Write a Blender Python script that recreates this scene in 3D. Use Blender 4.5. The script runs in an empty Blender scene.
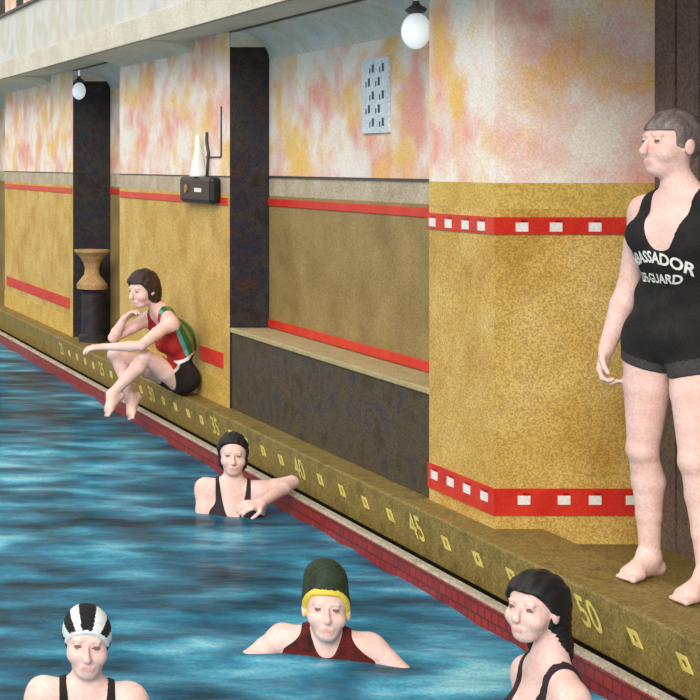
import bpy, bmesh, math, random
import numpy as np
from mathutils import Vector, Matrix
from mathutils.bvhtree import BVHTree

random.seed(7)
rng = np.random.default_rng(7)
sc = bpy.context.scene
COL = sc.collection
PI = math.pi

# ------------------------------------------------------------------ camera
EYE = 1.55          # eye height above the pool kerb (kerb top is z = 0)
FPX = 1620.0        # focal length in pixels of the 700 px frame
CX, CY = -306.0, 164.0   # principal point: the picture is the right part of a wide view down the pool
cam_d = bpy.data.cameras.new('camera')
cam = bpy.data.objects.new('camera', cam_d); COL.objects.link(cam)
cam.location = (0, 0, EYE); cam.rotation_euler = (PI/2, 0, 0)
cam_d.sensor_fit = 'HORIZONTAL'; cam_d.sensor_width = 36
cam_d.lens = FPX/700*36
cam_d.shift_x = (350-CX)/700
cam_d.shift_y = -(350-CY)/700
cam_d.clip_start = 0.05
sc.camera = cam

# ------------------------------------------------------------------ light
world = bpy.data.worlds.new('world'); sc.world = world
world.use_nodes = True
wn, wl = world.node_tree.nodes, world.node_tree.links
bg = wn['Background']
tc = wn.new('ShaderNodeTexCoord'); sep = wn.new('ShaderNodeSeparateXYZ')
ramp = wn.new('ShaderNodeValToRGB')
wl.new(tc.outputs['Generated'], sep.inputs[0]); wl.new(sep.outputs['Z'], ramp.inputs[0])
ramp.color_ramp.elements[0].position = 0.0; ramp.color_ramp.elements[0].color = (.6, .6, .6, 1)
ramp.color_ramp.elements[1].position = 0.75; ramp.color_ramp.elements[1].color = (1, .98, .95, 1)
wl.new(ramp.outputs[0], bg.inputs['Color'])
bg.inputs['Strength'].default_value = 1.32
sd = bpy.data.lights.new('daylight', 'SUN'); sd.energy = 2.2; sd.angle = math.radians(25); sd.color = (1, .97, .92)
sun = bpy.data.objects.new('daylight', sd); COL.objects.link(sun)
sun.rotation_euler = Vector((0.48, 0.74, -0.40)).to_track_quat('-Z', 'Y').to_euler()

vs = sc.view_settings
vs.view_transform = 'Standard'; vs.look = 'None'; vs.gamma = 1; vs.use_curve_mapping = False
vs.exposure = 0.08

# ------------------------------------------------------------------ helpers
def at(px, py, Y):
    """point of the place seen at a picture position, at depth Y"""
    return Vector(((px-CX)/FPX*Y, Y, EYE-(py-CY)/FPX*Y))

def lin(c):
    r = []
    for v in c:
        v /= 255.0
        r.append(v/12.92 if v <= .04045 else ((v+.055)/1.055)**2.4)
    return (r[0], r[1], r[2], 1)

def new_mat(name):
    m = bpy.data.materials.new(name); m.use_nodes = True
    n, l = m.node_tree.nodes, m.node_tree.links
    return m, n, l, n['Principled BSDF']

def speckle_mat(name, cols, scale=3.0, grain=95.0, gmix=.35, rough=.7, bump=0.0, detail=3, spec=.3, stretch=None, grainc=(.25,.22,.16)):
    """colour wanders between cols with a noise of 'scale', with a fine printed grain"""
    m, n, l, b = new_mat(name)
    tc = n.new('ShaderNodeTexCoord')
    src = tc.outputs['Object']
    if stretch:
        mp = n.new('ShaderNodeMapping'); mp.inputs['Scale'].default_value = stretch
        l.new(src, mp.inputs[0]); src2 = mp.outputs[0]
    else:
        src2 = src
    nz = n.new('ShaderNodeTexNoise'); nz.inputs['Scale'].default_value = scale; nz.inputs['Detail'].default_value = detail
    l.new(src2, nz.inputs['Vector'])
    rp = n.new('ShaderNodeValToRGB'); cr = rp.color_ramp
    k = len(cols)
    while len(cr.elements) < k: cr.elements.new(.5)
    for i, c in enumerate(cols):
        cr.elements[i].position = .5 if k == 1 else .3+.4*i/(k-1)
        cr.elements[i].color = lin(c)
    l.new(nz.outputs['Fac'], rp.inputs[0])
    g = n.new('ShaderNodeTexNoise'); g.inputs['Scale'].default_value = grain; g.inputs['Detail'].default_value = 1
    l.new(src, g.inputs['Vector'])
    gr = n.new('ShaderNodeValToRGB'); gr.color_ramp.elements[0].position = .38; gr.color_ramp.elements[1].position = .62
    gr.color_ramp.elements[0].color = (*grainc, 1); gr.color_ramp.elements[1].color = (1.0, 1.0, 1.0, 1)
    l.new(g.outputs['Fac'], gr.inputs[0])
    mx = n.new('ShaderNodeMix'); mx.data_type = 'RGBA'; mx.blend_type = 'MULTIPLY'; mx.inputs['Factor'].default_value = gmix
    l.new(rp.outputs[0], mx.inputs['A']); l.new(gr.outputs[0], mx.inputs['B'])
    l.new(mx.outputs['Result'], b.inputs['Base Color'])
    b.inputs['Roughness'].default_value = rough; b.inputs['Specular IOR Level'].default_value = spec
    if bump:
        bp = n.new('ShaderNodeBump'); bp.inputs['Strength'].default_value = bump; bp.inputs['Distance'].default_value = .004
        l.new(g.outputs['Fac'], bp.inputs['Height']); l.new(bp.outputs[0], b.inputs['Normal'])
    return m

M = {}
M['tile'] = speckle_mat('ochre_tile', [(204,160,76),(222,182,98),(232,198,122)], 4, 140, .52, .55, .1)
M['tile_shaded'] = speckle_mat('shaded_ochre_tile', [(146,122,70),(172,146,92)], 4, 140, .42, .55, .1)  # the ochre tile again, with the alcove's shade put into its colour
M['capband'] = speckle_mat('dado_cap', [(210,168,78),(226,194,106)], 7, 95, .4)
M['capgrey'] = speckle_mat('dado_grey', [(186,166,140),(214,196,172)], 7, 95, .4)
def plaster_mat():
    """cream plaster sponged with soft pink and orange patches"""
    m, n, l, b = new_mat('mottled_plaster')
    tc = n.new('ShaderNodeTexCoord')
    def noise(sc_, off, det):
        mp = n.new('ShaderNodeMapping'); mp.inputs['Location'].default_value = off
        l.new(tc.outputs['Object'], mp.inputs[0])
        z = n.new('ShaderNodeTexNoise'); z.inputs['Scale'].default_value = sc_; z.inputs['Detail'].default_value = det
        l.new(mp.outputs[0], z.inputs['Vector']); return z.outputs['Fac']
    prev = None
    for (sc_, off, c, lo, hi, amt) in ((3.4, (0,0,0), (240,164,148), .43, .64, .9), (3.8, (7,3,5), (246,200,108), .47, .66, .9), (3.0, (2,9,4), (240,236,226), .52, .68, .7)):
        r = n.new('ShaderNodeMapRange'); r.inputs['From Min'].default_value = lo; r.inputs['From Max'].default_value = hi
        r.inputs['To Max'].default_value = amt
        l.new(noise(sc_, off, 5), r.inputs['Value'])
        mx = n.new('ShaderNodeMix'); mx.data_type = 'RGBA'
        l.new(r.outputs[0], mx.inputs['Factor'])
        if prev is None: mx.inputs['A'].default_value = lin((250,238,226))
        else: l.new(prev, mx.inputs['A'])
        mx.inputs['B'].default_value = lin(c); prev = mx.outputs['Result']
    g = noise(140, (0,0,0), 1)
    gr = n.new('ShaderNodeValToRGB'); gr.color_ramp.elements[0].position = .38; gr.color_ramp.elements[1].position = .62
    gr.color_ramp.elements[0].color = (.45, .36, .34, 1)
    l.new(g, gr.inputs[0])
    mm = n.new('ShaderNodeMix'); mm.data_type = 'RGBA'; mm.blend_type = 'MULTIPLY'; mm.inputs['Factor'].default_value = .28
    l.new(prev, mm.inputs['A']); l.new(gr.outputs[0], mm.inputs['B'])
    l.new(mm.outputs['Result'], b.inputs['Base Color']); b.inputs['Roughness'].default_value = .85; b.inputs['Specular IOR Level'].default_value = .2
    return m
M['plaster'] = plaster_mat()
M['cream'] = speckle_mat('cream_plaster', [(214,206,186),(232,224,206)], 3, 95, .28)
M['beam'] = speckle_mat('grey_white_plaster', [(208,208,202),(226,226,220),(216,208,190),(222,226,224)], 2.2, 140, .3)
M['red'] = speckle_mat('red_tile', [(206,44,34),(224,62,42)], 9, 95, .2, .4)
M['reddark'] = speckle_mat('dark_red_tile', [(150,36,28),(176,44,34)], 9, 95, .3, .4)
M['white'] = speckle_mat('white_tile', [(236,232,226),(246,242,236)], 9, 95, .2, .4)
M['darkmottle'] = speckle_mat('dark_mottle', [(44,36,34),(58,52,50),(40,42,56),(66,44,38)], 7, 95, .6, .6, 0, 2)  # dark mottled colour for the near-facing alcove sides and the plinth
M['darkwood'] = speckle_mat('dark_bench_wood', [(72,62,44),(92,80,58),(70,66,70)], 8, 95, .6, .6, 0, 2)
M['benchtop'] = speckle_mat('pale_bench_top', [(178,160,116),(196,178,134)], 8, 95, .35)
M['panel'] = speckle_mat('grey_brown_panel', [(112,96,90),(132,116,108)], 6, 95, .5, .6)
M['kerb'] = speckle_mat('olive_kerb_tile', [(122,104,52),(150,130,70),(136,116,58)], 9, 95, .5, .6, .1)
M['floor'] = speckle_mat('olive_floor', [(126,110,60),(146,128,74)], 5, 95, .5, .6)
M['lip'] = speckle_mat('pale_gutter_stone', [(176,164,146),(204,194,176)], 9, 95, .5, .5)
M['trough'] = speckle_mat('gutter_shade', [(40,38,34),(56,52,44)], 9, 95, .4)  # the gutter's shadow is put into the trough's colour
M['mark'] = speckle_mat('yellow_marking', [(214,194,96),(228,210,120)], 20, 95, .25, .5)
M['black'] = speckle_mat('black_enamel', [(26,24,24),(40,36,36)], 9, 95, .3, .4)
M['tan'] = speckle_mat('tan_stone', [(168,130,86),(196,158,110)], 10, 95, .4)
M['darkmetal'] = speckle_mat('dark_metal', [(64,62,62),(84,80,80)], 10, 95, .3, .45)
M['vent'] = speckle_mat('pale_blue_grille', [(206,220,232),(226,236,242)], 12, 95, .25)
M['hole'] = speckle_mat('dark_slot', [(54,60,74),(74,80,92)], 12, 95, .3)
M['basin'] = speckle_mat('pool_basin_tile', [(60,128,146),(92,160,178)], 3, 60, .2, .4)
M['skin'] = speckle_mat('skin', [(234,192,180),(242,208,197)], 14, 95, .22, .6, 0, 2, .25, grainc=(.6,.4,.38))
M['lip_skin'] = speckle_mat('lip_skin', [(222,162,152),(228,172,162)], 14, 95, .2)
M['eye'] = speckle_mat('dark_eye', [(120,92,86),(138,108,100)], 14, 95, .2)
M['blackcloth'] = speckle_mat('black_wool', [(30,28,28),(46,42,42)], 14, 200, .45, .9, .1)
M['greycloth'] = speckle_mat('dark_grey_belt', [(60,56,56),(76,72,72)], 14, 200, .4, .8)
M['darkcloth'] = speckle_mat('dark_suit', [(44,38,44),(60,48,52)], 14, 200, .4, .9)
M['maroon'] = speckle_mat('dark_red_suit', [(70,24,22),(104,32,28),(48,22,22)], 14, 200, .45, .9)
M['redcloth'] = speckle_mat('red_wool', [(164,34,34),(186,48,44)], 14, 200, .35, .9)
M['green'] = speckle_mat('green_wool', [(52,96,56),(72,120,66)], 14, 200, .4, .9)
M['olive'] = speckle_mat('olive_wool', [(118,124,58),(140,140,66)], 14, 200, .4, .9)
M['teal'] = speckle_mat('teal_wool', [(80,160,156),(104,180,172)], 14, 200, .35, .9)
M['capgreen'] = speckle_mat('dark_green_rubber', [(30,44,30),(46,62,38),(28,32,28)], 14, 95, .45, .6)
M['capyellow'] = speckle_mat('yellow_rubber', [(224,196,60),(236,214,90)], 14, 95, .2, .5)
M['capwhite'] = speckle_mat('white_rubber', [(220,226,224),(236,240,238)], 14, 95, .2, .5)
def hair_mat(name, c1, c2):
    return speckle_mat(name, [c1, c2], 30, 200, .5, .55, .25, 3, .35, stretch=(1,1,.25))
M['hair_black'] = hair_mat('black_hair', (20,18,20), (40,36,38))
M['hair_brown'] = hair_mat('dark_brown_hair', (44,32,28), (78,58,50))
M['hair_grey'] = hair_mat('short_fair_brown_hair', (84,74,72), (150,136,130))

# brick pattern for the red band of small tiles above the water
def brick_mat():
    m, n, l, b = new_mat('red_brick_tile')
    tc = n.new('ShaderNodeTexCoord'); s = n.new('ShaderNodeSeparateXYZ'); c = n.new('ShaderNodeCombineXYZ')
    l.new(tc.outputs['Object'], s.inputs[0]); l.new(s.outputs['Y'], c.inputs['X']); l.new(s.outputs['Z'], c.inputs['Y'])
    br = n.new('ShaderNodeTexBrick'); br.inputs['Scale'].default_value = 1
    br.inputs['Brick Width'].default_value = .055; br.inputs['Row Height'].default_value = .045
    br.inputs['Mortar Size'].default_value = .004
    br.inputs['Color1'].default_value = lin((168,42,34)); br.inputs['Color2'].default_value = lin((138,34,28)); br.inputs['Mortar'].default_value = lin((96,30,26))
    l.new(c.outputs[0], br.inputs['Vector'])
    l.new(br.outputs['Color'], b.inputs['Base Color']); b.inputs['Roughness'].default_value = .4
    return m
M['redbrick'] = brick_mat()

def water_mat():
    m, n, l, b = new_mat('pool_water')
    tc = n.new('ShaderNodeTexCoord')
    def noise(scale, vec, det=3):
        mp = n.new('ShaderNodeMapping'); mp.inputs['Scale'].default_value = vec
        l.new(tc.outputs['Object'], mp.inputs[0])
        z = n.new('ShaderNodeTexNoise'); z.inputs['Scale'].default_value = scale; z.inputs['Detail'].default_value = det
        l.new(mp.outputs[0], z.inputs['Vector']); return z.outputs['Fac']
    a = noise(1.0, (2.4, 4.6, 1), 5); c = noise(.55, (1, 1, 1), 2)
    mx = n.new('ShaderNodeMath'); mx.operation = 'MULTIPLY_ADD'; mx.inputs[1].default_value = .62
    m2 = n.new('ShaderNodeMath'); m2.operation = 'MULTIPLY'; m2.inputs[1].default_value = .38
    l.new(c, m2.inputs[0]); l.new(a, mx.inputs[0]); l.new(m2.outputs[0], mx.inputs[2])
    rp = n.new('ShaderNodeValToRGB'); cr = rp.color_ramp
    cr.elements[0].position = .37; cr.elements[0].color = lin((26,60,74))
    cr.elements[1].position = .64; cr.elements[1].color = lin((150,222,234))
    for p, col in ((.45, (42,104,130)), (.52, (60,140,170)), (.58, (94,184,212))):
        e = cr.elements.new(p); e.color = lin(col)
    l.new(mx.outputs[0], rp.inputs[0])
    g = noise(80, (1, 1, 1), 1)
    gr = n.new('ShaderNodeValToRGB'); gr.color_ramp.elements[0].position = .38; gr.color_ramp.elements[1].position = .62
    gr.color_ramp.elements[0].color = (.3, .34, .36, 1)
    l.new(g, gr.inputs[0])
    mm = n.new('ShaderNodeMix'); mm.data_type = 'RGBA'; mm.blend_type = 'MULTIPLY'; mm.inputs['Factor'].default_value = .35
    l.new(rp.outputs[0], mm.inputs['A']); l.new(gr.outputs[0], mm.inputs['B'])
    l.new(mm.outputs['Result'], b.inputs['Base Color'])
    b.inputs['Roughness'].default_value = .28; b.inputs['IOR'].default_value = 1.33; b.inputs['Specular IOR Level'].default_value = .1
    bp = n.new('ShaderNodeBump'); bp.inputs['Strength'].default_value = .7; bp.inputs['Distance'].default_value = .02
    l.new(noise(14, (.4, 1, 1), 3), bp.inputs['Height']); l.new(bp.outputs[0], b.inputs['Normal'])
    tr = n.new('ShaderNodeBsdfTransparent'); tr.inputs[0].default_value = lin((150,214,226))
    mix = n.new('ShaderNodeMixShader'); mix.inputs[0].default_value = .86
    out = n['Material Output']
    l.new(tr.outputs[0], mix.inputs[1]); l.new(b.outputs[0], mix.inputs[2]); l.new(mix.outputs[0], out.inputs['Surface'])
    return m
M['water'] = water_mat()

def glow_mat():
    m, n, l, b = new_mat('opal_glass')
    b.inputs['Base Color'].default_value = lin((226,234,238)); b.inputs['Roughness'].default_value = .3
    b.inputs['Emission Color'].default_value = lin((226,238,244)); b.inputs['Emission Strength'].default_value = .45
    return m
M['opal'] = glow_mat()

class MB:
    """collects boxes, prisms and lathes into one mesh"""
    def __init__(s): s.v = []; s.f = []; s.m = []
    def add(s, vs, fs, mi=0):
        o = len(s.v); s.v += [tuple(p) for p in vs]
        s.f += [tuple(o+i for i in f) for f in fs]; s.m += [mi]*len(fs) if isinstance(mi, int) else list(mi)
    def box(s, x0, x1, y0, y1, z0, z1, mi=0):
        # mi may be six material slots: -x, +x, -y, +y, -z, +z
        vs = [(x, y, z) for x in (x0, x1) for y in (y0, y1) for z in (z0, z1)]
        fs = [(0,1,3,2), (4,6,7,5), (0,4,5,1), (2,3,7,6), (0,2,6,4), (1,5,7,3)]
        s.add(vs, fs, mi)
    def prism(s, prof, y0, y1, mi=0):
        """closed profile of (x, z) points, counter-clockwise in x-z, extruded along y"""
        n = len(prof)
        vs = [(x, y0, z) for x, z in prof]+[(x, y1, z) for x, z in prof]
        fs = [tuple(range(n))[::1], tuple(range(n, 2*n))[::-1]]
        for i in range(n):
            j = (i+1) % n
            fs.append((i, i+n, j+n, j))
        s.add(vs, fs, mi)
    def lathe(s, prof, c, n=32, mi=0):
        vs = []; fs = []
        for r, z in prof:
            for k in range(n):
                a = 2*PI*k/n; vs.append((c[0]+r*math.cos(a), c[1]+r*math.sin(a), c[2]+z))
        for i in range(len(prof)-1):
            for k in range(n):
                k2 = (k+1) % n
                fs.append((i*n+k, i*n+k2, (i+1)*n+k2, (i+1)*n+k))
        fs.append(tuple(range(n))[::-1]); fs.append(tuple(range((len(prof)-1)*n, len(prof)*n)))
        s.add(vs, fs, mi)
    def tube(s, pts, r, n=8, mi=0):
        pts = [Vector(p) for p in pts]; vs = []; fs = []
        for i, p in enumerate(pts):
            t = (pts[min(i+1, len(pts)-1)]-pts[max(i-1, 0)]).normalized()
            u = t.cross(Vector((.3, .5, .81))).normalized(); w = t.cross(u)
            for k in range(n):
                a = 2*PI*k/n; vs.append(p+u*(r*math.cos(a))+w*(r*math.sin(a)))
        for i in range(len(pts)-1):
            for k in range(n):
                k2 = (k+1) % n; fs.append((i*n+k, i*n+k2, (i+1)*n+k2, (i+1)*n+k))
        fs.append(tuple(range(n))[::-1]); fs.append(tuple(range((len(pts)-1)*n, len(pts)*n)))
        s.add(vs, fs, mi)
    def build(s, name, mats, parent=None, origin=None, smooth=False, bevel=0):
        me = bpy.data.meshes.new(name)
        o3 = Vector(origin) if origin is not None else Vector((0,0,0))
        me.from_pydata([tuple(Vector(p)-o3) for p in s.v], [], s.f)
        if not isinstance(mats, (list, tuple)): mats = [mats]
        for m in mats: me.materials.append(m)
        me.polygons.foreach_set('material_index', s.m)
        if smooth: me.polygons.foreach_set('use_smooth', [True]*len(me.polygons))
        bm = bmesh.new(); bm.from_mesh(me); bmesh.ops.recalc_face_normals(bm, faces=bm.faces); bm.to_mesh(me); bm.free()
        me.update()
        ob = bpy.data.objects.new(name, me); COL.objects.link(ob)
        if parent is not None:
            ob.parent = parent; ob.location = o3-Vector(parent.location)
        else:
            ob.location = o3
        if bevel:
            bv = ob.modifiers.new('bevel', 'BEVEL'); bv.width = bevel; bv.segments = 2; bv.limit_method = 'ANGLE'
        return ob

def tag(o, label=None, cat=None, group=None, kind=None):
    if label: o['label'] = label
    if cat: o['category'] = cat
    if group: o['group'] = group
    if kind: o['kind'] = kind
    return o

def empty(name, loc):
    o = bpy.data.objects.new(name, None); COL.objects.link(o); o.location = loc; o.empty_display_size = .1
    return o

# ------------------------------------------------------------------ the setting
WATER = -0.26
XE = 3.25      # front edge of the kerb
XW = 3.39      # face of the piers
XB = 3.64      # back of the alcoves
XD = 3.725     # back of the deeper far alcoves
ZS = 2.39      # soffit of the gallery beam
ZD = 1.47      # top of the tiled dado
Y0, Y1 = 1.5, 24.0

# kerb: raised strip round the pool; its face drops into the scum gutter
b = MB()
b.prism([(XE, 0), (XE+.012, .004), (3.60, .004), (3.60, -.35), (XE+.06, -.35), (XE+.06, -.209), (XE, -.203), (XE, -.012)], Y0, Y1)
kerb = tag(b.build('pool_kerb', M['kerb'], bevel=.006), kind='structure')
b = MB(); b.box(3.60, 6.0, Y0, Y1, -.35, -.06)
tag(b.build('floor', M['floor']), kind='structure')
# gutter trough and its stone lip, red tiles under the lip down to the water
b = MB(); b.box(3.14, XE+.0595, Y0, Y1, -.40, -.30); b.box(XE+.052, XE+.0595, Y0, Y1, -.30, -.211)
tag(b.build('gutter_trough', M['trough']), kind='structure')
b = MB(); b.box(3.095, 3.145, Y0, Y1, -.30, -.158)
tag(b.build('gutter_lip', M['lip'], bevel=.008), kind='structure')
b = MB(); b.box(3.087, 3.0945, Y0, Y1, -.60, -.170)
tag(b.build('red_tile_band', M['redbrick']), kind='structure')
# basin
b = MB()
b.box(-6.2, 3.25, Y0, Y1, -1.75, -1.60)
b.box(3.095, 3.25, Y0, Y1, -1.60, -.401)
b.box(-6.2, -6.0, Y0, Y1, -1.60, -.05)
b.box(-6.0, 3.095, Y1-.2, Y1, -1.60, -.05)
tag(b.build('pool_basin', M['basin']), kind='structure')

# water
def build_water():
    xs = np.arange(-6.0, 3.0855, .035); xs = np.append(xs, 3.0865)
    ys = np.concatenate([np.arange(3.2, 12, .03), np.arange(12, Y1-.2, .06)])
    Xg, Yg = np.meshgrid(xs, ys, indexing='ij')
    Z = np.zeros_like(Xg)
    for k in range(34):
        lam = rng.uniform(.16, .9); a = rng.normal(PI/2, .42)
        kx, ky = 2*PI/lam*math.cos(a), 2*PI/lam*math.sin(a)
        amp = .0017*(lam/.5)**.9
        ph = rng.uniform(0, 2*PI)
        # slow envelope so that the chop comes in groups
        ex, ey = rng.uniform(-1.6, 1.6, 2); ep = rng.uniform(0, 2*PI)
        Z += amp*np.sin(kx*Xg+ky*Yg+ph)*(.55+.45*np.sin(ex*Xg+ey*Yg+ep))
    V = np.stack([Xg, Yg, WATER+Z], -1).reshape(-1, 3)
    nx, ny = Xg.shape
    i = np.arange(nx*ny).reshape(nx, ny)
    F = np.stack([i[:-1, :-1], i[1:, :-1], i[1:, 1:], i[:-1, 1:]], -1).reshape(-1, 4)
    me = bpy.data.meshes.new('water')
    me.from_pydata(V.tolist(), [], F.tolist()); me.materials.append(M['water'])
    me.polygons.foreach_set('use_smooth', [True]*len(me.polygons)); me.update()
    o = bpy.data.objects.new('water', me); COL.objects.link(o)
    return tag(o, 'choppy blue green water filling the swimming pool', 'water', kind='stuff')
build_water()

# back wall of the alcoves: dado of ochre tile coloured with the alcove shade, plaster above
b = MB()
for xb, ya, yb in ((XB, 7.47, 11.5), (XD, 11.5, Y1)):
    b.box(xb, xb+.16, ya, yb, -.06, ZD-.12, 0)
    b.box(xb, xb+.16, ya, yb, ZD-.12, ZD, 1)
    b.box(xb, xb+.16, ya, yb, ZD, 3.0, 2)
tag(b.build('wall_right', [M['tile_shaded'], M['capgrey'], M['plaster']]), kind='structure')
b = MB(); b.box(XB-.008, XB+.001, 7.47, 10.25, 1.285, 1.332); b.box(XD-.008, XD+.001, 12.9, 14.49, 1.285, 1.332)
tag(b.build('trim_1', M['red'], bevel=.003), kind='structure')
b = MB(); b.box(XB-.008, XB+.001, 7.50, 10.25, .520, .572)
tag(b.build('trim_2', M['red'], bevel=.004), kind='structure')
b = MB(); b.box(XB-.012, XB+.001, 7.47, 10.25, ZD-.006, ZD+.006)
tag(b.build('trim_3', M['darkmetal']), kind='structure')

# piers
def pier(y0, y1, side, x1=XD+.02):
    b = MB()
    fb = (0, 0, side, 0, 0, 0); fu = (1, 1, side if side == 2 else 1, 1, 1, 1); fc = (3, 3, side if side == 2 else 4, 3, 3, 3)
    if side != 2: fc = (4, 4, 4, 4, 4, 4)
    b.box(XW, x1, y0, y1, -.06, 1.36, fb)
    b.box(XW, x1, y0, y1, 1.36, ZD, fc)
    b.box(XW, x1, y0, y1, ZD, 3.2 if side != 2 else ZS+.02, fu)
    return tag(b.build('pier', [M['tile'], M['plaster'], M['darkmottle'], M['capgrey'], M['capband']]), kind='structure')
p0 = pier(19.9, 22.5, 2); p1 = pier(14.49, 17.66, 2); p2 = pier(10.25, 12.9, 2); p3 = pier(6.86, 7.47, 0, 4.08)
for p, y0, y1 in ((p0, 19.9, 22.5), (p1, 14.49, 17.66), (p2, 10.25, 12.9)):
    s = MB(); s.box(XW-.007, XW+.001, y0+.03, y1-.03, 1.285, 1.335)
    s.build('red_stripe', M['red'], p, bevel=.003)
    s = MB(); s.box(XW-.004, XW+.001, y0, y1, ZD-.004, ZD+.004)
    s.build('dado_line', M['darkmetal'], p)
    s = MB(); s.box(XW-.007, XW+.001, y0+.12, y1-.12 if p is not p2 else 10.85, .24, .34)
    s.build('red_stripe', M['red'], p, bevel=.004)
    s = MB(); s.box(XW-.006, XW+.001, y0, y1, -.001, .17)
    s.build('skirting', M['capband'], p)
# near pier: two red courses set with white squares, round its corner
def course(z0, z1, zc, ya, xa):
    s = MB(); t = .007
    s.box(XW-t, XW+.001, 6.86-t, 7.47, z0, z1); s.box(XW+.001, 4.08, 6.86-t, 6.861, z0, z1)
    c = s.build('red_course', M['red'], p3)
    w = MB(); q = MB()
    for y in ya:
        w.box(XW-t-.003, XW-t+.001, y-.030, y+.030, zc-.019, zc+.019)
        q.box(XW-t-.003, XW-t+.001, y-.030, y+.010, zc+.021, zc+.031)
    for x in xa:
        w.box(x-.026, x+.026, 6.86-t-.003, 6.86-t+.001, zc-.019, zc+.019)
        q.box(x-.004, x+.024, 6.86-t-.003, 6.86-t+.001, zc+.021, zc+.031)
    w.build('white_squares', M['white'], c); q.build('dark_red_squares', M['reddark'], c)
fx = lambda px: (px-CX)/FPX*6.86
fy = lambda px: XW*FPX/(px-CX)
course(1.252, 1.325, 1.283, [fy(434), fy(450), fy(467), fy(483)], [fx(521), fx(555), fx(594), fx(632)])
course(.062, .176, .128, [fy(436), fy(452), fy(468.5), fy(486)], [fx(523), fx(563), fx(594), fx(631)])

# bay beyond the near pier: panelled dark wall
b = MB()
b.box(4.08, 4.2, Y0, 6.86, -.06, 3.2)
for k in range(34):
    y = 1.6+k*.16
    b.box(4.068, 4.081, y, y+.145, -.06, 3.2)
tag(b.build('wall_bay', M['panel']), kind='structure')

# gallery beam over the piers, with brackets at the piers and coved alcove heads
b = MB()
b.box(3.035, XW+.02, Y0, Y1, ZS, 2.55, 0)
b.box(3.05, XW+.02, Y0, Y1, 2.55, 3.0, 1)
b.box(3.02, XW+.3, Y0, Y1, 3.0, 3.02, 2)
tag(b.build('gallery_beam', [M['cream'], M['beam'], M['darkmetal']]), kind='structure')
b = MB(); b.box(XW-.004, XW+.02, 7.47, 10.25, ZS-.010, ZS+.001); b.box(XW-.004, XW+.02, 12.9, 14.49, ZS-.010, ZS+.001)
b.box(3.034, 3.043, Y0, Y1, ZS-.007, ZS+.001)
tag(b.build('trim_4', M['darkmetal']), kind='structure')
def bracket(y0, y1):
    b = MB(); pr = [(3.033, ZS+.01), (XW+.005, ZS+.01)]
    for k in range(9):
        a = PI/2*k/8
        pr.append((XW+.005-(XW-3.033)*(1-math.cos(a)), ZS-.09+.085*math.sin(a)))
    pr = pr[:2]+pr[2:]
    b.prism(pr[::-1], y0, y1)
    tag(b.build('pier_bracket', M['cream'], smooth=False), kind='structure')
bracket(11.0, 12.9); bracket(15.42, 17.66); bracket(19.9, 22.5)
def cove(y0, y1, XB):
    b = MB(); pr = [(XW, ZS-.001)]
    n = 10
    for k in range(n+1):
        a = PI/2*k/n
        pr.append((XW+(XB-XW)*math.sin(a), 2.21+(ZS-.005-2.21)*math.cos(a)))
    pr += [(XB+.1, 2.21), (XB+.1, ZS+.2), (XW, ZS+.2)]
    b.prism(pr[::-1], y0, y1)
    tag(b.build('ceiling_cove', M['beam'], smooth=False), kind='structure')
    # rounded upper far corner of the opening
    b = MB(); r = .10; n = 8
    pts = [(y1+.002, ZS)]+[(y1-r+r*math.cos(PI/2*k/n)*1, ZS-r+r*math.sin(PI/2*k/n)) for k in range(n+1)]
    v = [(XW+.003, y, z) for y, z in pts]+[(XB, y, z) for y, z in pts]
    k = len(pts)
    f = [tuple(range(k)), tuple(range(k, 2*k))[::-1]]+[(i, (i+1) % k, (i+1) % k+k, i+k) for i in range(k)]
    b.add(v, f); tag(b.build('corner_fillet', M['beam']), kind='structure')
cove(7.47, 10.25, XB); cove(12.9, 14.49, XD); cove(17.66, 19.9, XD)
b = MB(); b.box(XW-.1, XW+.3, Y0, Y1, 3.02, 4.6); tag(b.build('wall_upper', M['plaster']), kind='structure')
b = MB()
for k in range(24): b.box(XW-.16, XW-.098, 2+k*.95-.06, 2+k*.95, 3.02, 4.4)
b.box(XW-.17, XW-.09, Y0, Y1, 3.02, 3.07); b.box(XW-.17, XW-.09, Y0, Y1, 3.9, 3.96)
tag(b.build('window_1', M['darkmetal']), kind='structure')
# end wall of the hall, far out of frame to the left
b = MB(); b.box(-7.5, 3.8, Y1, Y1+.2, -.06, 4.6); tag(b.build('wall_end', M['plaster']), kind='structure')

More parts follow.
